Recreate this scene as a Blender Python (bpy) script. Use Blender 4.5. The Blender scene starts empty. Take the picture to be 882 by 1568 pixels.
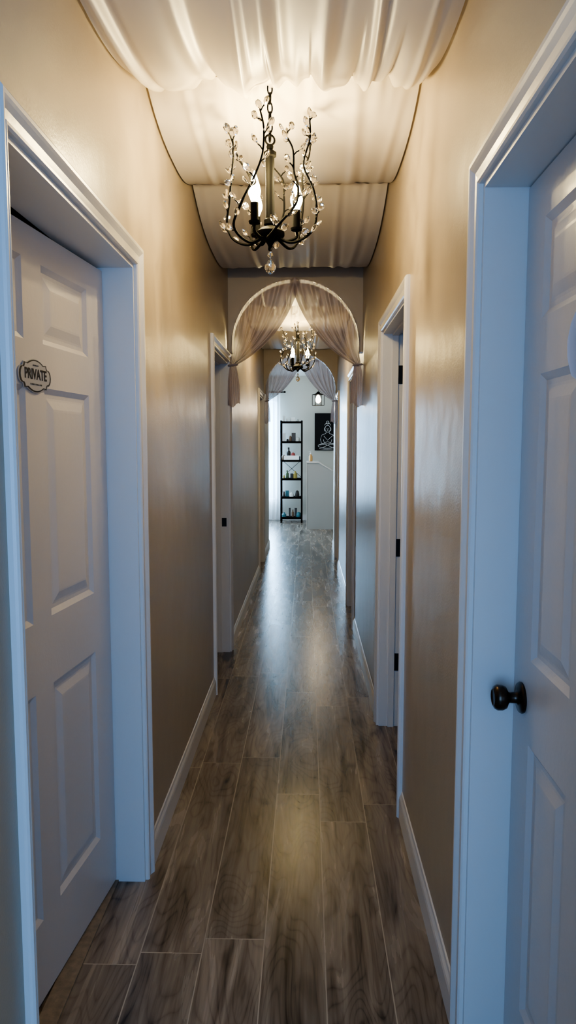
import bpy, bmesh, math, random
from mathutils import Vector, Matrix
random.seed(4)
S=bpy.context.scene
COL=S.collection
pi=math.pi

# ------------------------------------------------------------------ materials
def newmat(name):
    m=bpy.data.materials.new(name); m.use_nodes=True
    nt=m.node_tree; b=nt.nodes["Principled BSDF"]; return m,nt,b
def mat(name,col,rough=.5,metal=0,trans=0,emit=None,es=0,bump=0,bscale=60,var=0,spec=None):
    m,nt,b=newmat(name)
    b.inputs["Base Color"].default_value=(*col,1)
    b.inputs["Roughness"].default_value=rough
    b.inputs["Metallic"].default_value=metal
    b.inputs["Transmission Weight"].default_value=trans
    if spec is not None: b.inputs["Specular IOR Level"].default_value=spec
    if emit:
        b.inputs["Emission Color"].default_value=(*emit,1); b.inputs["Emission Strength"].default_value=es
    if bump or var:
        tc=nt.nodes.new("ShaderNodeTexCoord"); n=nt.nodes.new("ShaderNodeTexNoise")
        n.inputs["Scale"].default_value=bscale; n.inputs["Detail"].default_value=3
        nt.links.new(tc.outputs["Object"],n.inputs["Vector"])
        if bump:
            bp=nt.nodes.new("ShaderNodeBump"); bp.inputs["Strength"].default_value=bump; bp.inputs["Distance"].default_value=.01
            nt.links.new(n.outputs["Fac"],bp.inputs["Height"]); nt.links.new(bp.outputs["Normal"],b.inputs["Normal"])
        if var:
            r=nt.nodes.new("ShaderNodeValToRGB")
            r.color_ramp.elements[0].color=(*[c*(1-var) for c in col],1); r.color_ramp.elements[1].color=(*[min(1,c*(1+var)) for c in col],1)
            r.color_ramp.elements[0].position=.3; r.color_ramp.elements[1].position=.7
            nt.links.new(n.outputs["Fac"],r.inputs["Fac"]); nt.links.new(r.outputs["Color"],b.inputs["Base Color"])
    return m
def fabric(name,col,transl=.35,alpha=1.0,rough=.55,bscale=14):
    m,nt,b=newmat(name)
    b.inputs["Base Color"].default_value=(*col,1); b.inputs["Roughness"].default_value=rough
    b.inputs["Sheen Weight"].default_value=.15
    out=nt.nodes["Material Output"]
    tr=nt.nodes.new("ShaderNodeBsdfTranslucent"); tr.inputs["Color"].default_value=(*col,1)
    mx=nt.nodes.new("ShaderNodeMixShader"); mx.inputs[0].default_value=transl
    nt.links.new(b.outputs[0],mx.inputs[1]); nt.links.new(tr.outputs[0],mx.inputs[2])
    last=mx
    if alpha<1:
        tp=nt.nodes.new("ShaderNodeBsdfTransparent"); m2=nt.nodes.new("ShaderNodeMixShader"); m2.inputs[0].default_value=alpha
        nt.links.new(tp.outputs[0],m2.inputs[1]); nt.links.new(mx.outputs[0],m2.inputs[2]); last=m2
    nt.links.new(last.outputs[0],out.inputs[0])
    return m

def wallmat():
    m,nt,b=newmat("beige_satin_paint")
    tc=nt.nodes.new("ShaderNodeTexCoord")
    n=nt.nodes.new("ShaderNodeTexNoise"); n.inputs["Scale"].default_value=160; n.inputs["Detail"].default_value=2
    n2=nt.nodes.new("ShaderNodeTexNoise"); n2.inputs["Scale"].default_value=2.2; n2.inputs["Detail"].default_value=3
    nt.links.new(tc.outputs["Object"],n.inputs["Vector"]); nt.links.new(tc.outputs["Object"],n2.inputs["Vector"])
    r=nt.nodes.new("ShaderNodeValToRGB"); r.color_ramp.elements[0].color=(.412,.338,.248,1); r.color_ramp.elements[1].color=(.452,.378,.284,1)
    nt.links.new(n2.outputs["Fac"],r.inputs["Fac"]); nt.links.new(r.outputs["Color"],b.inputs["Base Color"])
    b.inputs["Roughness"].default_value=.34
    b1=nt.nodes.new("ShaderNodeBump"); b1.inputs["Strength"].default_value=.12; b1.inputs["Distance"].default_value=.004
    b2=nt.nodes.new("ShaderNodeBump"); b2.inputs["Strength"].default_value=.4; b2.inputs["Distance"].default_value=.03
    nt.links.new(n.outputs["Fac"],b1.inputs["Height"]); nt.links.new(n2.outputs["Fac"],b2.inputs["Height"])
    nt.links.new(b2.outputs["Normal"],b1.inputs["Normal"]); nt.links.new(b1.outputs["Normal"],b.inputs["Normal"])
    return m

def floormat():
    m,nt,b=newmat("grey_brown_wood_planks"); N=nt.nodes; L=nt.links
    tc=N.new("ShaderNodeTexCoord"); sp=N.new("ShaderNodeSeparateXYZ"); L.new(tc.outputs["Object"],sp.inputs[0])
    def M(op,a,bb=None,c=None):
        n=N.new("ShaderNodeMath"); n.operation=op
        for i,v in enumerate((a,bb,c)):
            if v is None: continue
            if isinstance(v,(int,float)): n.inputs[i].default_value=v
            else: L.new(v,n.inputs[i])
        return n.outputs[0]
    PW=.176; PL=1.22
    v=M("DIVIDE",M("ADD",sp.outputs[0],PW*30-.055),PW)
    row=M("FLOOR",v); fv=M("SUBTRACT",v,row)
    wn=N.new("ShaderNodeTexWhiteNoise"); wn.noise_dimensions='1D'; L.new(row,wn.inputs["W"])
    u=M("ADD",M("DIVIDE",M("ADD",sp.outputs[1],10),PL),wn.outputs["Value"])
    cu=M("FLOOR",u); fu=M("SUBTRACT",u,cu)
    cid=N.new("ShaderNodeCombineXYZ"); L.new(row,cid.inputs[0]); L.new(cu,cid.inputs[1])
    wn2=N.new("ShaderNodeTexWhiteNoise"); wn2.noise_dimensions='3D'; L.new(cid.outputs[0],wn2.inputs["Vector"])
    gz=M("MULTIPLY",wn2.outputs["Value"],40)
    def stretched(sx,sy):
        g=N.new("ShaderNodeCombineXYZ"); L.new(M("MULTIPLY",sp.outputs[0],sx),g.inputs[0]); L.new(M("MULTIPLY",sp.outputs[1],sy),g.inputs[1]); L.new(gz,g.inputs[2]); return g.outputs[0]
    def noise(vec,det,ro,dist):
        n=N.new("ShaderNodeTexNoise"); n.inputs["Scale"].default_value=1; n.inputs["Detail"].default_value=det; n.inputs["Roughness"].default_value=ro; n.inputs["Distortion"].default_value=dist
        L.new(vec,n.inputs["Vector"]); return n.outputs["Fac"]
    n1=noise(stretched(8,1.7),1.0,.35,.4)          # ring field
    n2=noise(stretched(95,3.2),4,.6,0)             # fine fibres
    n3=noise(stretched(15,1.6),4,.55,.8)           # soft streaks
    n4=noise(stretched(9,3.0),2,.5,.6)             # mask for dark knots
    rg=M("FRACT",M("MULTIPLY",n1,18.0))
    tri=M("ABSOLUTE",M("SUBTRACT",rg,.5))
    line=M("POWER",M("MULTIPLY",tri,2.0),4.0)
    f=M("ADD",M("MULTIPLY",n3,.75),M("MULTIPLY",n2,.22))
    f=M("SUBTRACT",f,M("MULTIPLY",line,.07))
    kn=M("MULTIPLY",M("MAXIMUM",M("SUBTRACT",n4,.60),0),1.1)
    f=M("SUBTRACT",f,kn)
    cr=N.new("ShaderNodeValToRGB"); e=cr.color_ramp.elements
    e[0].position=.30; e[0].color=(.035,.026,.020,1); e[1].position=.66; e[1].color=(.315,.258,.20,1)
    k=e.new(.41); k.color=(.125,.096,.072,1); k=e.new(.50); k.color=(.195,.154,.118,1)
    L.new(f,cr.inputs["Fac"])
    hv=N.new("ShaderNodeHueSaturation"); L.new(cr.outputs["Color"],hv.inputs["Color"])
    L.new(M("ADD",M("MULTIPLY",wn2.outputs["Value"],.38),.80),hv.inputs["Value"]); hv.inputs["Saturation"].default_value=.92
    ev=M("MULTIPLY",M("MINIMUM",fv,M("SUBTRACT",1,fv)),PW)
    eu=M("MULTIPLY",M("MINIMUM",fu,M("SUBTRACT",1,fu)),PL)
    ed=M("MINIMUM",ev,eu)
    sm=M("LESS_THAN",ed,.0017)
    mx=N.new("ShaderNodeMix"); mx.data_type='RGBA'; L.new(sm,mx.inputs[0]); L.new(hv.outputs[0],mx.inputs[6]); mx.inputs[7].default_value=(.36,.31,.25,1)
    L.new(mx.outputs[2],b.inputs["Base Color"])
    L.new(M("ADD",M("MULTIPLY",n3,.12),.20),b.inputs["Roughness"])
    b.inputs["Specular IOR Level"].default_value=.45
    bp=N.new("ShaderNodeBump"); bp.inputs["Strength"].default_value=.12; bp.inputs["Distance"].default_value=.0012
    hh=M("SUBTRACT",M("MULTIPLY",f,.4),M("MULTIPLY",sm,1.0)); L.new(hh,bp.inputs["Height"]); L.new(bp.outputs[0],b.inputs["Normal"])
    return m

WALL=wallmat(); FLOOR=floormat()
CEILM=mat("ceiling_white_paint",(.62,.58,.52),.8,bump=.1,bscale=90)
TRIM=mat("white_trim_paint",(.70,.68,.66),.30,bump=.04,bscale=40)
DOORP=mat("white_door_paint",(.58,.55,.54),.30,bump=.05,bscale=70)
SWAG=fabric("cream_satin_fabric",(.74,.675,.60),.22,1,.42)
SHEER=fabric("blush_sheer_fabric",(.58,.50,.51),.45,.86,.6)
LACE=fabric("white_lace_fabric",(.90,.92,.95),.65,.58,.7)
BLACK=mat("black_iron",(.0015,.0014,.0013),.7,0,spec=.06)
BRONZE=mat("dark_bronze",(.06,.045,.035),.28,1)
HINGE=mat("black_hinge_metal",(.012,.011,.011),.4,.6)
CRYS=mat("crystal_glass",(1,.98,.94),.03,0,1.0)
BULB=mat("glowing_candle_bulb",(1,.9,.7),.3,emit=(1,.82,.46),es=70)
BULB2=mat("glowing_globe_bulb",(1,.9,.7),.3,emit=(1,.8,.5),es=18)
CANV=mat("black_canvas",(.006,.006,.008),.7,bump=.2,bscale=300,spec=.2)
WLINE=mat("white_paint_line",(.8,.8,.8),.6)
COUNTER=mat("white_counter_laminate",(.45,.46,.46),.35,bump=.02)
FARW=mat("pale_grey_room_paint",(.56,.54,.47),.6,bump=.05,bscale=120)
THR=mat("oak_threshold",(.20,.155,.11),.5,bump=.3,bscale=50,var=.25)
PLQ=mat("plaque_grey",(.42,.42,.45),.4,.2); PLB=mat("plaque_black",(.012,.012,.016),.5)

# ------------------------------------------------------------------ mesh helpers
def mkobj(name,verts,faces,m,parent=None,smooth=False,mats=None,fm=None):
    me=bpy.data.meshes.new(name); me.from_pydata([tuple(v) for v in verts],[],faces)
    bm=bmesh.new(); bm.from_mesh(me); bmesh.ops.recalc_face_normals(bm,faces=bm.faces); bm.to_mesh(me); bm.free()
    for k in (mats or [m]): me.materials.append(k)
    if fm:
        for p,i in zip(me.polygons,fm): p.material_index=i
    if smooth:
        for p in me.polygons: p.use_smooth=True
    o=bpy.data.objects.new(name,me); COL.objects.link(o)
    if parent: o.parent=parent
    return o
def empty(name,loc=(0,0,0)):
    o=bpy.data.objects.new(name,None); o.empty_display_size=.1; COL.objects.link(o); return o
class G:
    def __init__(s): s.v=[]; s.f=[]; s.m=[]; s.cm=0
    def add(s,v,f):
        k=len(s.v); s.v+= [Vector(x) for x in v]; s.f+=[tuple(i+k for i in q) for q in f]; s.m+=[s.cm]*len(f)
    def box(s,x0,x1,y0,y1,z0,z1,T=None):
        v=[Vector(p) for p in ((x0,y0,z0),(x1,y0,z0),(x1,y1,z0),(x0,y1,z0),(x0,y0,z1),(x1,y0,z1),(x1,y1,z1),(x0,y1,z1))]
        if T: v=[T@p for p in v]
        s.add(v,[(0,3,2,1),(4,5,6,7),(0,1,5,4),(1,2,6,5),(2,3,7,6),(3,0,4,7)])
    def lathe(s,prof,c=(0,0,0),n=20,T=None):
        v=[];f=[]
        for r,z in prof:
            for i in range(n):
                a=2*pi*i/n; p=Vector((r*math.cos(a),r*math.sin(a),z))
                if T: p=T@p
                v.append(p+Vector(c))
        for j in range(len(prof)-1):
            for i in range(n):
                f.append((j*n+i,j*n+(i+1)%n,(j+1)*n+(i+1)%n,(j+1)*n+i))
        f.append(tuple(range(n))); f.append(tuple((len(prof)-1)*n+i for i in range(n)))
        s.add(v,f)
    def torus(s,c,R,r,sx=1,sz=1,rot=0,n=18,k=8):
        v=[];f=[]
        for i in range(n):
            a=2*pi*i/n
            for j in range(k):
                b=2*pi*j/k
                x=math.cos(a)*(R*sx)+math.cos(a)*r*math.cos(b); z=math.sin(a)*(R*sz)+math.sin(a)*r*math.cos(b); y=r*math.sin(b)
                v.append((c[0]+x*math.cos(rot)-y*math.sin(rot),c[1]+x*math.sin(rot)+y*math.cos(rot),c[2]+z))
        for i in range(n):
            for j in range(k):
                f.append((i*k+j,((i+1)%n)*k+j,((i+1)%n)*k+(j+1)%k,i*k+(j+1)%k))
        s.add(v,f)
    def tube(s,pts,r,k=6):
        pts=[Vector(p) for p in pts]; v=[];f=[]
        for i,p in enumerate(pts):
            d=(pts[min(i+1,len(pts)-1)]-pts[max(i-1,0)])
            if d.length<1e-9: d=Vector((0,0,1))
            d.normalize(); u=d.orthogonal().normalized() if abs(d.z)>.99 else d.cross(Vector((0,0,1))).normalized()
            w=d.cross(u); rr=r(i/(len(pts)-1)) if callable(r) else r
            for j in range(k):
                a=2*pi*j/k; v.append(p+u*rr*math.cos(a)+w*rr*math.sin(a))
        for i in range(len(pts)-1):
            for j in range(k): f.append((i*k+j,i*k+(j+1)%k,(i+1)*k+(j+1)%k,(i+1)*k+j))
        f.append(tuple(range(k))); f.append(tuple((len(pts)-1)*k+j for j in range(k)))
        s.add(v,f)
    def obj(s,name,m,parent=None,smooth=False,mats=None):
        return mkobj(name,s.v,s.f,m,parent,smooth,mats,s.m if mats else None)
def autosmooth(o,ang=35):
    for p in o.data.polygons: p.use_smooth=True
    try:
        o.data.set_sharp_from_angle(angle=math.radians(ang))
    except Exception: pass
def smoothpts(ctrl,n=8):
    c=[Vector(p) for p in ctrl]; c=[c[0]*2-c[1]]+c+[c[-1]*2-c[-2]]; out=[]
    for i in range(1,len(c)-2):
        for j in range(n):
            t=j/n; a,b,d,e=c[i-1],c[i],c[i+1],c[i+2]
            out.append(.5*((2*b)+(d-a)*t+(2*a-5*b+4*d-e)*t*t+(3*b-a-3*d+e)*t**3))
    out.append(c[-2]); return out

# ------------------------------------------------------------------ dimensions
XL=-.535; XR=.373; WT=.14; WR=.105; CZ=2.72; DH=2.0
Y0=.6; Y1=10.0; YB=13.6; YF=-1.35; XO=2.3
XC=(XL+XR)/2
LEFT=[(1.285,2.24),(4.06,4.87),(7.90,8.70)]
RIGHT=[(.80,1.58),(2.72,3.58),(5.56,6.31),(8.32,9.05)]
CW=.062

g=G(); g.box(-XO,XO,YF,YB,-.08,0); g.obj("floor",FLOOR)
g=G(); g.box(-XO,XO,YF,YB,CZ,CZ+.08); g.obj("ceiling",CEILM)
def wall_open(name,xa,xb,ops):
    g=G(); y=Y0
    for a,b in ops:
        g.box(xa,xb,y,a,0,CZ); g.box(xa,xb,a,b,DH,CZ); y=b
    g.box(xa,xb,y,Y1,0,CZ); return g.obj(name,WALL)
wall_open("wall_left",XL-WT,XL,LEFT); wall_open("wall_right",XR,XR+WR,RIGHT)
g=G(); g.box(-XO-.1,-XO,YF,11.0,0,CZ); g.box(-XO-.1,-XO,11.0,12.8,0,.7); g.box(-XO-.1,-XO,11.0,12.8,2.3,CZ); g.box(-XO-.1,-XO,12.8,YB,0,CZ); g.obj("wall_west",FARW)
g=G(); g.box(XO,XO+.1,YF,YB,0,CZ); g.obj("wall_east",FARW)
wx0,wx1,wz0,wz1=-1.62,-.56,.35,2.30
g=G(); g.box(-XO,wx0,YB,YB+.12,0,CZ); g.box(wx1,XO,YB,YB+.12,0,CZ); g.box(wx0,wx1,YB,YB+.12,0,wz0); g.box(wx0,wx1,YB,YB+.12,wz1,CZ); g.obj("wall_back",FARW)
ex0,ex1,ez0,ez1=-1.3,1.3,.5,2.3
g=G(); g.box(-XO,ex0,YF-.12,YF,0,CZ); g.box(ex1,XO,YF-.12,YF,0,CZ); g.box(ex0,ex1,YF-.12,YF,0,ez0); g.box(ex0,ex1,YF-.12,YF,ez1,CZ); g.obj("wall_front",WALL)
for nm,y,mm in (("wall_entry",Y0,WALL),("wall_reception",Y1-.12,FARW)):
    g=G(); g.box(-XO,XL-WT,y,y+.12,0,CZ); g.box(XR+WR,XO,y,y+.12,0,CZ); g.obj(nm,mm)
g=G()
for y in (3.0,6.6): g.box(-XO,XL-WT,y,y+.1,0,CZ)
for y in (2.2,4.9,7.5): g.box(XR+WR,XO,y,y+.1,0,CZ)
g.obj("wall_partition",FARW)

def window(name,x0,x1,z0,z1,y,axis='y'):
    e=empty(name); g=G(); t=.05
    def bx(a,b,c,d):
        if axis=='y': g.box(a,b,y-.03,y+.03,c,d)
        else: g.box(y-.03,y+.03,a,b,c,d)
    bx(x0,x1,z0,z0+t); bx(x0,x1,z1-t,z1); bx(x0,x0+t,z0,z1); bx(x1-t,x1,z0,z1)
    bx((x0+x1)/2-.02,(x0+x1)/2+.02,z0,z1); bx(x0,x1,(z0+z1)/2-.02,(z0+z1)/2+.02)
    g.obj("frame",TRIM,e); return e
window("window_1",wx0,wx1,wz0,wz1,YB+.06); window("window_2",ex0,ex1,ez0,ez1,YF-.06); window("added_side_window",11.0,12.8,.7,2.3,-XO-.05,'x')  # last one: unseen west window, added to let fill light into the reception room

# ------------------------------------------------------------------ door pieces
PROF=[(0,0),(0,.009),(.004,.013),(.010,.013),(.014,.009),(.030,.011),(.040,.017),(.046,.020),(.054,.020),(.060,.016),(.062,.010),(.062,0)]
def casing(parent,wx,sg,y0,y1,H,ws=1,name="casing"):
    v=[];f=[]; n=len(PROF)
    for node in range(4):
        for w,t in PROF:
            wl=w*ws
            if node==0: p=(wx+sg*t,y0-wl,0)
            if node==1: p=(wx+sg*t,y0-wl,H+w)
            if node==2: p=(wx+sg*t,y1+w,H+w)
            if node==3: p=(wx+sg*t,y1+w,0)
            v.append(p)
    for k in range(3):
        for i in range(n-1): f.append((k*n+i,k*n+i+1,(k+1)*n+i+1,(k+1)*n+i))
    f.append(tuple(range(n))); f.append(tuple(3*n+i for i in range(n)))
    return mkobj(name,v,f,TRIM,parent)
def jamb(parent,xa,xb,y0,y1,stop=None):
    g=G(); t=.012
    g.box(xa,xb,y0,y0+t,0,DH-t); g.box(xa,xb,y1-t,y1,0,DH-t); g.box(xa,xb,y0,y1,DH-t,DH)
    if stop:
        a,b=stop
        g.box(a,b,y1-t-.01,y1-t,0,DH-t); g.box(a,b,y0+t,y0+t+.01,0,DH-t); g.box(a,b,y0+t,y1-t,DH-t-.01,DH-t)
    return g.obj("jamb",TRIM,parent)
ROWS=[(.21,.81),(.99,1.58),(1.69,1.885)]
def leaf(parent,W,H,M,name="leaf",t=.035):
    st=.125 if W>.85 else .11; mu=.10 if W>.85 else .095
    pw=(W-2*st-mu)/2
    xs=[0,st,st+pw,st+pw+mu,st+2*pw+mu,W]; zs=[0]+[z for r in ROWS for z in r]+[H]
    g=G()
    for side in (0,1):
        yy=lambda d: (d if side==0 else t-d)
        for i in range(5):
            for j in range(7):
                x0,x1,z0,z1=xs[i],xs[i+1],zs[j],zs[j+1]
                if i in(1,3) and j in (1,3,5):
                    rings=[(0,0),(.006,.004),(.014,.009),(.024,.009),(.030,.008),(.052,.002),(.058,.0015)]
                    v=[];f=[]
                    for ins,d in rings:
                        v+=[(x0+ins,yy(d),z0+ins),(x1-ins,yy(d),z0+ins),(x1-ins,yy(d),z1-ins),(x0+ins,yy(d),z1-ins)]
                    for k in range(len(rings)-1):
                        for q in range(4): f.append((k*4+q,k*4+(q+1)%4,(k+1)*4+(q+1)%4,(k+1)*4+q))
                    k=len(rings)-1; f.append((k*4,k*4+1,k*4+2,k*4+3)); g.add(v,f)
                else: g.add([(x0,yy(0),z0),(x1,yy(0),z0),(x1,yy(0),z1),(x0,yy(0),z1)],[(0,1,2,3)])
    g.add([(0,0,0),(0,t,0),(0,t,H),(0,0,H)],[(0,1,2,3)]); g.add([(W,0,0),(W,t,0),(W,t,H),(W,0,H)],[(0,1,2,3)])
    g.add([(0,0,0),(W,0,0),(W,t,0),(0,t,0)],[(0,1,2,3)]); g.add([(0,0,H),(W,0,H),(W,t,H),(0,t,H)],[(0,1,2,3)])
    g.v=[M@p for p in g.v]
    o=mkobj(name,g.v,g.f,DOORP,parent)
    bm=bmesh.new(); bm.from_mesh(o.data); bmesh.ops.remove_doubles(bm,verts=bm.verts,dist=.0002); bmesh.ops.recalc_face_normals(bm,faces=bm.faces); bm.to_mesh(o.data); bm.free()
    return o
def knob(parent,M,name="knob"):
    g=G(); g.lathe([(.001,0),(.033,0),(.034,.004),(.031,.008),(.018,.010),(.0125,.014),(.0115,.028),(.014,.031),(.024,.036),(.0275,.044),(.0275,.054),(.024,.060),(.018,.063),(.016,.061),(.001,.061)],n=32)
    g.v=[M@p for p in g.v]; o=g.obj(name,BRONZE,parent); autosmooth(o,50); return o

d=empty("door_1"); casing(d,XL,1,1.285,2.24,DH,.6); jamb(d,XL-WT,XL,1.285,2.24)
ang=math.radians(90-5.5); W1=.920
u=Vector((math.cos(ang),math.sin(ang),0)); Hh=Vector((XL-.095,2.226,.012))
O=Hh-u*W1; M1=Matrix.Translation(O)@Matrix.Rotation(ang,4,'Z')
leaf(d,W1,1.965,M1)
g=G(); g.box(XL-WT,XL-.088,1.297,2.228,0,.006); g.obj("threshold",THR,d)
casing(d,XL-WT,-1,1.285,2.24,DH,name="room_side_casing")
d=empty("door_2"); casing(d,XR,-1,.80,1.58,DH); jamb(d,XR,XR+WR,.80,1.58)
M2=Matrix.Translation(Vector((XR+.093,1.567,.010)))@Matrix.Rotation(-pi/2,4,'Z')
leaf(d,.754,1.975,M2)
knob(d,Matrix.Translation(Vector((XR+.093,1.567-.062,.905)))@Matrix.Rotation(-pi/2,4,'Y'))
def open_door(name,side,y0,y1,hinge_far=True,hin=False,strike=False,swing=0):
    d=empty(name); sg=1 if side=='L' else -1; wx=XL if side=='L' else XR; wt=WT if side=='L' else WR
    xa,xb=(XL-WT,XL) if side=='L' else (XR,XR+WR)
    casing(d,wx,sg,y0,y1,DH); jamb(d,xa,xb,y0,y1,(wx-sg*.045,wx-sg*.075) if sg<0 else (wx-.09,wx-.055))
    W=y1-y0-.03; hx=wx-sg*(wt+.012)
    yy=(y1-.012-.036-.002) if hinge_far else (y0+.012+.002)
    if sg<0: M=Matrix.Translation(Vector((hx+.01,yy+.036,.01)))@Matrix.Rotation(swing,4,'Z')
    else: M=Matrix.Translation(Vector((hx-W,yy,.01)))
    leaf(d,W,1.97,M)
    if hin:
        g=G(); x=wx+wt; y=y1-.012
        for z in (.34,.93,1.79):
            g.box(x-.030,x,y-.003,y,z-.045,z+.045)
            g.lathe([(.001,z-.054),(.0075,z-.05),(.0075,z+.05),(.004,z+.056),(.001,z+.06)],c=(x+.002,y-.006,0),n=12)
            g.box(x,x+.03,y-.004,y-.001,z-.045,z+.045)
        g.obj("hinges",HINGE,d)
    if strike:
        g=G(); ys=y1-.012; x=wx-.033
        g.box(x-.016,x+.016,ys-.003,ys,.885,.945); g.box(x-.075,x-.045,ys-.003,ys,.885,.945); g.obj("strike_plate",HINGE,d)
    return d
open_door("door_3",'R',2.72,3.58,hin=True,swing=math.radians(40))
open_door("door_4",'L',4.06,4.87,hinge_far=False,strike=True)
open_door("door_5",'R',5.56,6.31,swing=math.radians(20))
open_door("door_6",'L',7.90,8.70,hinge_far=False)
open_door("door_7",'R',8.32,9.05,swing=math.radians(20))

def baseboard(name,wx,sg,segs):
    pr=[(0,0),(.013,0),(.013,.075),(.011,.085),(.006,.095),(.004,.105),(0,.108)]
    v=[];f=[]; n=len(pr)
    for a,b in segs:
        k=len(v)
        for y in (a,b):
            for t,z in pr: v.append((wx+sg*t,y,z))
        for i in range(n): f.append((k+i,k+(i+1)%n,k+n+(i+1)%n,k+n+i))
        f.append(tuple(k+i for i in range(n))); f.append(tuple(k+n+i for i in range(n)))
    return mkobj(name,v,f,TRIM)
def gaps(ops):
    y=Y0; out=[]
    for a,b in ops:
        out.append((y,a-CW)); y=b+CW
    out.append((y,Y1)); return out
baseboard("baseboard_left",XL,1,gaps(LEFT)); baseboard("baseboard_right",XR,-1,gaps(RIGHT))
g=G(); g.box(-XO,XO,YB-.013,YB,0,.10); g.obj("baseboard_back",TRIM)

# ------------------------------------------------------------------ private sign
sg_=empty("private_sign")
n_=Vector((math.sin(ang),-math.cos(ang),0)); c_=Hh-u*((2.226-1.765)/math.sin(ang)); c_.z=1.617
MS=Matrix.Translation(c_+n_*.001)@Matrix(((u.x,0,n_.x,0),(u.y,0,n_.y,0),(0,1,0,0),(0,0,0,1)))@Matrix.Diagonal((.86,.98,.9,1))
def plaque(name,sc,z0,z1,m):
    pts=[]
    hw,hh=.082,.032; r=.012
    def arc(cx,cy,rr,a0,a1,n=6):
        for i in range(n+1):
            a=math.radians(a0+(a1-a0)*i/n); pts.append((cx+rr*math.cos(a),cy+rr*math.sin(a)))
    arc(hw-.004,0,.022,-70,70)
    arc(hw,hh,r,-90,-180)
    arc(0,hh-.11,.120,65,115,10)
    arc(-hw,hh,r,0,-90)
    arc(-hw+.004,0,.022,110,250)
    arc(-hw,-hh,r,90,0)
    arc(0,-hh+.11,.120,245,295,10)
    arc(hw,-hh,r,180,90)
    pts=[(x*sc,y*sc) for x,y in pts]; n=len(pts)
    v=[(x,y,z0) for x,y in pts]+[(x,y,z1) for x,y in pts]
    f=[tuple(range(n)),tuple(range(n,2*n))]+[(i,(i+1)%n,n+(i+1)%n,n+i) for i in range(n)]
    mkobj(name,[MS@Vector(p) for p in v],f,m,sg_)
plaque("backing",1.0,0,.003,PLQ); plaque("border",.96,.003,.0036,PLB); plaque("face",.88,.0036,.0042,PLQ)
tx=bpy.data.curves.new("lettering","FONT"); tx.body="PRIVATE"; tx.size=.036; tx.align_x='CENTER'; tx.align_y='CENTER'; tx.extrude=.0006; tx.offset=.0008
tx.materials.append(PLB); to=bpy.data.objects.new("lettering",tx); COL.objects.link(to); to.parent=sg_; to.matrix_world=MS@Matrix.Translation((0,.003,.0045))
g=G()
for i in range(-4,5):
    g.lathe([(.001,0),(.0022,0),(.0022,.0006),(.001,.0006)],c=(i*.008,-.021,.0045),n=8)
for i in range(-2,3): g.lathe([(.001,0),(.002,0),(.002,.0006),(.001,.0006)],c=(i*.007,.026,.0045),n=8)
g.v=[MS@p for p in g.v]; g.obj("ornament",PLB,sg_)

# ------------------------------------------------------------------ arches + drapes
AR=.43; AZ=2.12
def arch(name,y,th=.10):
    n=40
    pts=[(XL,2.07),(XC-AR,2.07)]+[(XC-AR*math.cos(pi*i/n),AZ+AR*math.sin(pi*i/n)) for i in range(n+1)]+[(XC+AR,2.07),(XR,2.07)]
    m=len(pts); v=[]
    for x,z in pts: v+=[(x,y,z),(x,y,CZ),(x,y+th,z),(x,y+th,CZ)]
    f=[]
    for i in range(m-1):
        a=i*4;b=a+4
        f+=[(a,b,b+1,a+1),(a+2,a+3,b+3,b+2),(a,a+2,b+2,b)]
    return mkobj(name,v,f,WALL)
arch("wall_arch",4.90); arch("wall_arch.001",8.90)
def drape(name,y,parent=None,tz=1.98,flip=1,seed=0,tail=.26):
    rnd=random.Random(seed); NS=160; NT=44
    tie=Vector((XC-flip*(.454-.035),tz))
    v=[];f=[]
    ph=[rnd.uniform(0,6.28) for _ in range(4)]
    for j in range(NT+1):
        t=j/NT
        for i in range(NS+1):
            s=i/NS
            a=math.radians(95-s*91)
            r=AR-.004
            P0=Vector((XC-flip*r*math.cos(a),AZ+r*math.sin(a)))
            P2=Vector((tie.x+flip*(.022-.044*s),tie.y+.012*math.sin(s*9)))
            P1=Vector((P0.x+(P2.x-P0.x)*.24,P0.y+(P2.y-P0.y)*(.70)))
            p=P0*(1-t)**2+P1*2*t*(1-t)+P2*t*t
            fold=(math.sin(s*2*pi*7+ph[0]+1.3*math.sin(t*3+s*5))+.45*math.sin(s*2*pi*13+ph[1]))
            A=.023*(1-.5*t)
            v.append((p.x,y-.038-.012*t+A*fold,p.y))
    f=[(j*(NS+1)+i,j*(NS+1)+i+1,(j+1)*(NS+1)+i+1,(j+1)*(NS+1)+i) for j in range(NT) for i in range(NS)]
    e=parent or empty(name)
    mkobj("panel",v,f,SHEER,e,True)
    v=[];NT2=14;NS2=60
    for j in range(NT2+1):
        t=j/NT2; w=.022+.020*math.sin(min(1,t*1.4)*pi/2)
        for i in range(NS2+1):
            s=i/NS2
            fold=math.sin(s*2*pi*6+ph[2]+t*1.5)
            v.append((tie.x+flip*(w-2*w*s)+flip*.006*t,y-.042+.011*fold*(.5+t*.5),tie.y-t*tail-(.02*s*t)+ .01*math.sin(s*8)*t))
    f=[(j*(NS2+1)+i,j*(NS2+1)+i+1,(j+1)*(NS2+1)+i+1,(j+1)*(NS2+1)+i) for j in range(NT2) for i in range(NS2)]
    mkobj("tail",v,f,SHEER,e,True)
    g=G(); n=20; ring=[]
    for i in range(n+1):
        a=2*pi*i/n; ring.append((tie.x+.030*math.cos(a),y-.040+.020*math.sin(a),tie.y+.003*math.cos(a)))
    g.tube(ring,.006,8); g.obj("tieback",SHEER,e,True)
    return e
for y in (4.90,8.90):
    drape("arch_curtain",y,flip=1,seed=int(y)); drape("arch_curtain",y,flip=-1,seed=int(y)+3)

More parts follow.
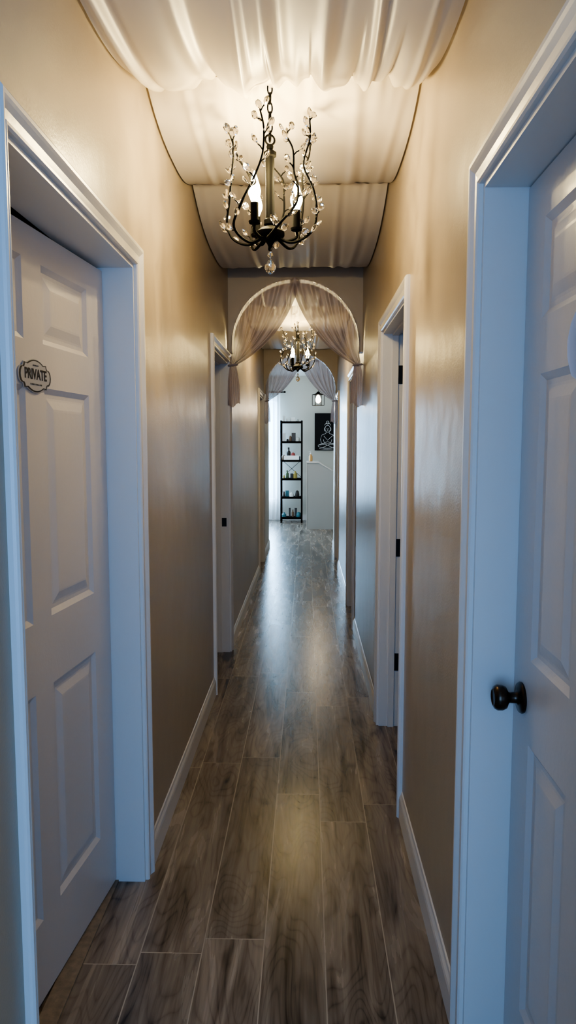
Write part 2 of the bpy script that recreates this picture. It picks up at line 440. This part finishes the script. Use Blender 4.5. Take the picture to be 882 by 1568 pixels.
e=empty("tieback_curtain"); v=[];NT=60;NS=50
for j in range(NT+1):
    t=j/NT; z=2.30-t*1.0
    b=math.exp(-((z-1.545)/.085)**2)*.049+ (.004 if z>1.5 else -.012)
    for i in range(NS+1):
        s=i/NS; x=XR-.012-s*(.055+b); v.append((x,.70+.013*math.sin(s*2*pi*5+t*2),z))
f=[(j*(NS+1)+i,j*(NS+1)+i+1,(j+1)*(NS+1)+i+1,(j+1)*(NS+1)+i) for j in range(NT) for i in range(NS)]
mkobj("panel",v,f,SHEER,e,True)

# ------------------------------------------------------------------ ceiling swags
def swag(name,y0,y1,zp,sag,pleats,scal=0,gather=.006,seed=0,fd=.5):
    rnd=random.Random(seed); NX=260; NY=44; w0=XL+.008; w1=XR-.008
    pos=[w0+(w1-w0)*(i+.5+rnd.uniform(-.3,.3))/pleats for i in range(pleats)]
    dep=[rnd.uniform(.5,1.2)*fd for _ in pos]; wid=[rnd.uniform(.010,.022) for _ in pos]
    pins=[w0]+[w0+(w1-w0)*k for k in (.27,.46,.60,.75,.86)]+[w1]
    ph=[rnd.uniform(0,6) for _ in range(5)]
    v=[]
    for j in range(NY+1):
        t=j/NY; y=y0+(y1-y0)*t
        base=zp-sag*(1-abs(2*t-1)**2.6)
        for i in range(NX+1):
            x=w0+(w1-w0)*i/NX; z=base
            for p,dd,w in zip(pos,dep,wid):
                q=(x-p-.012*math.sin(3*t+p*30))/w
                z+= -.012*dd*math.exp(-q*q) +.008*dd*math.exp(-(q-1.6)**2)
            eg=math.exp(-(1-t)*12)+math.exp(-t*12)
            z+=gather*eg*math.sin(x*95+ph[0]+2*math.sin(x*23))+ .004*fd*math.sin(x*17+ph[1]+t*2)
            if scal:
                z+=.010*math.sin(x*26+ph[2]+1.5*math.sin(t*2.4+x*4))*min(1,t*1.5)
                for a,b in zip(pins[:-1],pins[1:]):
                    if a<=x<=b+1e-6:
                        q=(x-a)/(b-a); arc=math.sin(pi*q)
                        k=max(0,(t-.55)/.45)
                        z-=scal*(arc**.7)*k**2*.55
                        z+=.010*math.exp(-((q)/.08)**2)*k+.010*math.exp(-((1-q)/.08)**2)*k
                        z+=.010*k*math.sin(q*14+a*30)*(1-arc)
            z=min(z,CZ-.01)
            v.append((x,y,z))
    f=[(j*(NX+1)+i,j*(NX+1)+i+1,(j+1)*(NX+1)+i+1,(j+1)*(NX+1)+i) for j in range(NY) for i in range(NX)]
    return mkobj(name,v,f,SWAG,None,True)
swag("ceiling_drape",1.15,2.41,2.640,.165,7,scal=.095,gather=.008,seed=1,fd=1.2)
swag("ceiling_drape",2.42,3.37,2.635,.085,6,seed=2,gather=.003)
swag("ceiling_drape",3.38,4.83,2.635,.125,6,seed=3,gather=.003)
swag("ceiling_drape",5.02,6.20,2.64,.09,6,seed=4,gather=.003)
swag("ceiling_drape",6.21,7.50,2.64,.09,6,seed=5,gather=.003)
swag("ceiling_drape",7.51,8.86,2.64,.09,6,seed=6,gather=.003)

# ------------------------------------------------------------------ chandeliers
def crystal(g,p,d,L,w):
    d=Vector(d).normalized(); u=d.orthogonal().normalized(); a=random.uniform(0,6.28)
    u=Matrix.Rotation(a,3,d)@u; w2=d.cross(u); n=6; v=[p]; 
    for k,(t,r) in enumerate(((.3,.85),(.6,1.0),(.85,.6))):
        for i in range(n):
            b=2*pi*i/n; v.append(p+d*L*t+u*w*r*math.cos(b)+w2*w*r*.5*math.sin(b))
    v.append(p+d*L); f=[]
    for i in range(n):
        j=(i+1)%n; f.append((0,1+j,1+i))
        for k in range(2): f.append((1+k*n+i,1+k*n+j,1+(k+1)*n+j,1+(k+1)*n+i))
        f.append((1+2*n+i,1+2*n+j,1+3*n))
    g.add(v,f)
def chandelier(name,cx,cy,watts,seed):
    random.seed(seed)
    e=empty(name); c=Vector((cx,cy,0)); g=G(); cg=G(); bg=G()
    g.lathe([(.001,CZ),(.055,CZ),(.053,CZ-.012),(.02,CZ-.024),(.008,CZ-.03),(.001,CZ-.03)],c=c)
    z=CZ-.035; k=0
    while z>2.475:
        g.torus((cx,cy,z-.012),.010,.0027,sx=.8,sz=1.75,rot=(k%2)*pi/2+.4); z-=.030; k+=1
    g.torus((cx,cy,2.452),.016,.0033,rot=.3)
    g.lathe([(.001,2.437),(.010,2.436),(.012,2.43),(.009,2.42),(.021,2.412),(.021,2.40),(.0145,2.396),(.0145,2.20),(.021,2.195),(.021,2.18),(.015,2.175),(.032,2.168),(.048,2.155),(.048,2.144),(.038,2.134),(.018,2.128),(.010,2.118),(.007,2.11),(.001,2.108)],c=c)
    g.torus((cx,cy,2.102),.006,.0013)
    cg.lathe([(.001,2.096),(.008,2.088),(.010,2.080),(.001,2.072)],c=c,n=8)
    cg.lathe([(.001,2.07),(.010,2.062),(.018,2.048),(.019,2.038),(.013,2.026),(.001,2.018)],c=c,n=8)
    for a in (238,4,125):
        a=math.radians(a); r=.088; px=cx+r*math.cos(a); py=cy+r*math.sin(a)
        g.tube(smoothpts([(cx+.02*math.cos(a),cy+.02*math.sin(a),2.145),(cx+.05*math.cos(a),cy+.05*math.sin(a),2.128),(px,py,2.14),(px,py,2.165)],6),.0048)
        g.lathe([(.001,2.160),(.018,2.163),(.020,2.170),(.013,2.172),(.013,2.228),(.001,2.228)],c=(px,py,0))
        bg.lathe([(.009,2.229),(.013,2.238),(.0195,2.254),(.0205,2.266),(.0165,2.283),(.0095,2.305),(.0035,2.322),(.0008,2.328)],c=(px,py,0),n=16)
        L=bpy.data.lights.new("candle_light","POINT"); L.energy=watts; L.color=(1,.77,.36); L.shadow_soft_size=.02
        lo=bpy.data.objects.new("candle_light",L); COL.objects.link(lo); lo.location=(px,py,2.355); lo.parent=e
    nb=7
    for b in range(nb):
        a0=2*pi*b/nb+.35; hi=1 if b%2==0 else .8
        prof=[(.02,2.142),(.078,2.115),(.132,2.150),(.150,2.215),(.136,2.29),(.124,2.36),(.142,2.43),(.140,2.49)]
        pts=[]
        for i,(r,zz) in enumerate(prof):
            rr=r*random.uniform(.93,1.08) if i>1 else r
            a=a0+.35*math.sin(i*.7+b)+.06*i
            zz=2.142+(zz-2.142)*hi
            pts.append((cx+rr*math.cos(a),cy+rr*math.sin(a),zz))
        sp=smoothpts(pts,7); g.tube(sp,lambda t:.0052*(1-.5*t),6)
        side=1
        for i in range(12,len(sp)-1,4):
            p=sp[i]; t=(sp[i+1]-sp[i-1]).normalized(); rad=Vector((p.x-cx,p.y-cy,0)).normalized(); tan=rad.cross(Vector((0,0,1)))
            d=(tan*side*1.0+rad*random.uniform(-.3,.7)+t*.9).normalized(); side=-side
            ln=random.uniform(.016,.030); q=p+d*ln
            g.tube([p,p+d*ln*.5+Vector((0,0,.003)),q],.0022,5)
            crystal(cg,q,d+Vector((0,0,.3)),random.uniform(.028,.036),.0120)
            if random.random()<.55: crystal(cg,p+d*ln*.5,(d*.4+rad*random.choice((-1,1))+Vector((0,0,.5))),.027,.011)
        crystal(cg,sp[-1],sp[-1]-sp[-3],.034,.012)
    o=g.obj("iron_frame",BLACK,e); autosmooth(o,45)
    cg.obj("crystals",CRYS,e); bg.obj("bulbs",BULB,e,True)
    return e
chandelier("crystal_chandelier",-.125,2.46,10.5,11)
chandelier("crystal_chandelier",-.085,6.60,7.5,23)

# ------------------------------------------------------------------ reception area
e=empty("pendant_lamp"); px,py=.17,11.0
g=G(); g.lathe([(.001,CZ),(.05,CZ),(.05,CZ-.02),(.001,CZ-.02)],c=(px,py,0)); g.tube([(px,py,CZ),(px,py,2.24)],.004)
g.lathe([(.001,2.25),(.02,2.245),(.03,2.225),(.03,2.20),(.001,2.20)],c=(px,py,0))
for i in range(6):
    a=2*pi*i/6; b=2*pi*(i+1)/6; R=.09
    A=(px+R*math.cos(a),py+R*math.sin(a)); B=(px+R*math.cos(b),py+R*math.sin(b))
    g.tube([(*A,2.20),(*A,2.04)],.004); g.tube([(*A,2.20),(*B,2.20)],.004); g.tube([(*A,2.04),(*B,2.04)],.004); g.tube([(px,py,2.23),(*A,2.20)],.004)
g.obj("cage",BLACK,e)
g=G(); g.lathe([(.010,2.20),(.03,2.17),(.043,2.13),(.036,2.09),(.001,2.07)],c=(px,py,0)); g.obj("globe_bulb",BULB2,e,True)
L=bpy.data.lights.new("pendant_light","POINT"); L.energy=12; L.color=(1,.8,.55); L.shadow_soft_size=.05
lo=bpy.data.objects.new("pendant_light",L); COL.objects.link(lo); lo.location=(px,py,1.99); lo.parent=e

e=empty("reception_counter"); g=G()
pr=[(0,0),(1.15,0),(1.15,.96),(.42,1.0),(.20,1.13),(0,1.14)]
v=[(x,12.1,z) for x,z in pr]+[(x,12.55,z) for x,z in pr]; n=len(pr)
g.add(v,[tuple(range(n)),tuple(range(n,2*n))]+[(i,(i+1)%n,n+(i+1)%n,n+i) for i in range(n)])
g.obj("body",COUNTER,e); g=G(); g.box(-.01,.205,12.08,12.57,1.13,1.155); g.box(-.008,0.0,12.095,12.555,0,1.13)
g.add([(.20,12.08,1.13),(.42,12.08,1.0),(.42,12.08,1.02),(.20,12.08,1.155),(.20,12.57,1.13),(.42,12.57,1.0),(.42,12.57,1.02),(.20,12.57,1.155)],[(0,1,2,3),(4,5,6,7),(0,1,5,4),(3,2,6,7),(1,2,6,5),(0,3,7,4)])
g.obj("top",TRIM,e)
e=empty("pump_bottle"); g=G(); g.lathe([(.001,1.155),(.03,1.155),(.032,1.165),(.032,1.24),(.022,1.26),(.012,1.265),(.012,1.28),(.001,1.28)],c=(.065,12.25,0)); g.obj("bottle",mat("amber_plastic",(.55,.32,.12),.3),e,True)
g=G(); g.lathe([(.001,1.28),(.014,1.28),(.014,1.295),(.004,1.297),(.004,1.32),(.001,1.32)],c=(.065,12.25,0)); g.box(.03,.07,12.245,12.255,1.315,1.325); g.obj("pump",TRIM,e)

e=empty("metal_shelf_unit"); g=G(); x0,x1,y0,y1=-.475,-.095,13.1,13.4
for x in (x0,x1):
    for y in (y0,y1): g.box(x-.015,x+.015,y-.015,y+.015,0,1.88)
lev=[.10,.48,.82,1.16,1.50,1.86]
for z in lev: 
    g.box(x0,x1,y0,y1,z-.018,z)
    g.box(x0,x1,y0-.01,y0+.004,z-.035,z+.004)
g.tube([(x0,y1,.82),(x1,y1,1.16)],.004,5); g.tube([(x1,y1,.82),(x0,y1,1.16)],.004,5)
g.obj("frame",BLACK,e)
cols=[(.55,.55,.52),(.08,.14,.06),(.38,.30,.08),(.06,.18,.22),(.18,.11,.07),(.80,.82,.80),(.03,.027,.025),(.35,.08,.07)]
ms=[mat("product_%d"%i,c,.25) for i,c in enumerate(cols)]
g=G(); random.seed(15)
SETS=[[3,6,4,6],[6,3,5,6,2],[2,1,6,2,4],[4,6,7,6],[0,6,4,6],[0,5]]
for li,z in enumerate(lev):
    x=x0+.05; q=0
    while x<x1-.045:
        g.cm=SETS[li][q%len(SETS[li])]; q+=1
        r=random.uniform(.016,.042); h=random.uniform(.08,.24)
        if li==5: h*=.6
        yy=random.uniform(13.16,13.24); kind=random.random()
        if kind<.35: g.lathe([(.001,z),(r,z),(r,z+h*.6),(r*.8,z+h*.68),(r*.4,z+h*.75),(r*.45,z+h),(.001,z+h)],c=(x,yy,0),n=12)
        elif kind<.65: g.lathe([(.001,z),(r*1.1,z),(r*1.2,z+h*.2),(r*.9,z+h*.5),(r*.5,z+h*.55),(.001,z+h*.6)],c=(x,yy,0),n=12)
        else: g.box(x-r,x+r,yy-.02,yy+.02,z,z+h*.75)
        x+=2*r+random.uniform(.006,.025)
g.cm=5; g.box(x0+.05,x1-.05,13.075,13.085,1.165,1.24)
g.obj("bottles_and_boxes",None,e,mats=ms)

e=empty("buddha_canvas_art"); g=G(); ax,az=.42,1.68; g.box(ax-.275,ax+.275,YB-.04,YB-.001,az-.35,az+.35); g.obj("canvas",CANV,e)
g=G(); yl=YB-.043
def ln(pts,w=.0035): g.tube([(ax-.03+x*.9,yl,az+z*.9-.05) for x,z in pts],w,5)
C=lambda cx,cz,rx,rz,a0=0,a1=360,n=24:[(cx+rx*math.cos(math.radians(a0+(a1-a0)*i/n)),cz+rz*math.sin(math.radians(a0+(a1-a0)*i/n))) for i in range(n+1)]
ln(C(0,.12,.055,.072)); ln(C(0,.19,.06,.05,0,180)); ln(C(0,.25,.028,.03)); ln(C(-.058,.11,.012,.035,90,270)); ln(C(.058,.11,.012,.035,-90,90))
ln([(-.03,.05),(-.04,.02),(-.12,-.01),(-.15,-.10),(-.13,-.18),(-.05,-.19)]); ln([(.03,.05),(.04,.02),(.12,-.01),(.15,-.10),(.13,-.18),(.05,-.19)])
ln([(-.08,-.03),(0,-.12),(.11,-.02)]); ln([(-.09,-.10),(-.07,-.17),(0,-.15),(.07,-.17),(.09,-.10)]); ln(C(0,-.235,.2,.05)); ln([(-.17,-.22),(-.05,-.20),(.10,-.27)]); ln([(.17,-.22),(.05,-.20),(-.10,-.27)])
ln(C(0,-.285,.17,.025,180,360)); ln([(-.025,.12),(-.008,.12)],.003); ln([(.008,.12),(.025,.12)],.003); ln([(-.015,.08),(.015,.08)],.003); ln([(0,.12),(.004,.095)],.0025)
g.obj("buddha_drawing",WLINE,e)

e=empty("lace_curtain"); v=[];NS=260;NT=6
for j in range(NT+1):
    z=2.40-(2.38)*j/NT
    for i in range(NS+1):
        s=i/NS; x=-1.75+1.245*s; v.append((x,YB-.12+.034*math.sin(s*2*pi*15)+.010*math.sin(s*2*pi*33+j*.3),z))
f=[(j*(NS+1)+i,j*(NS+1)+i+1,(j+1)*(NS+1)+i+1,(j+1)*(NS+1)+i) for j in range(NT) for i in range(NS)]
mkobj("panel",v,f,LACE,e,True)
g=G(); g.tube([(-1.85,YB-.12,2.42),(-.42,YB-.12,2.42)],.011,10); g.lathe([(.001,-.02),(.02,-.01),(.02,.01),(.001,.02)],c=(-.42,YB-.12,2.42)); g.box(-.50,-.48,YB-.12,YB,2.41,2.43); g.box(-1.80,-1.78,YB-.12,YB,2.41,2.43); g.obj("rod",BLACK,e)

# ------------------------------------------------------------------ light
def area(name,loc,rot,sx,sy,e,col):
    L=bpy.data.lights.new(name,"AREA"); L.shape='RECTANGLE'; L.size=sx; L.size_y=sy; L.energy=e; L.color=col
    o=bpy.data.objects.new(name,L); COL.objects.link(o); o.location=loc; o.rotation_euler=rot; return o
area("daylight_entry_window",(0,YF-.16,1.4),(pi/2,0,0),2.5,1.7,66,(.15,.43,1))
area("daylight_reception_window",((wx0+wx1)/2,YB+.2,1.35),(-pi/2,0,0),1.0,1.85,260,(.42,.70,1))
area("added_side_fill",(-XO-.15,11.9,1.5),(0,-pi/2,0),1.5,1.7,62,(.78,.90,1))  # added fill from the west side, brightens the reception counter and floor
w=bpy.data.worlds.new("World"); S.world=w; w.use_nodes=True
bgn=w.node_tree.nodes["Background"]; bgn.inputs[0].default_value=(.42,.68,1,1); bgn.inputs[1].default_value=2.5
try:
    S.view_settings.view_transform='AgX'; S.view_settings.look='AgX - Medium High Contrast'; S.view_settings.exposure=.05
except Exception as ex: print(ex)

# ------------------------------------------------------------------ camera
cam=bpy.data.cameras.new("camera"); co=bpy.data.objects.new("camera",cam); COL.objects.link(co)
cam.sensor_fit='VERTICAL'; cam.sensor_height=36; cam.lens=36*1090/1568; cam.clip_start=.02
co.location=(0,0,1.45); co.rotation_euler=(math.radians(90-5.45),0,math.radians(1.52))
S.camera=co
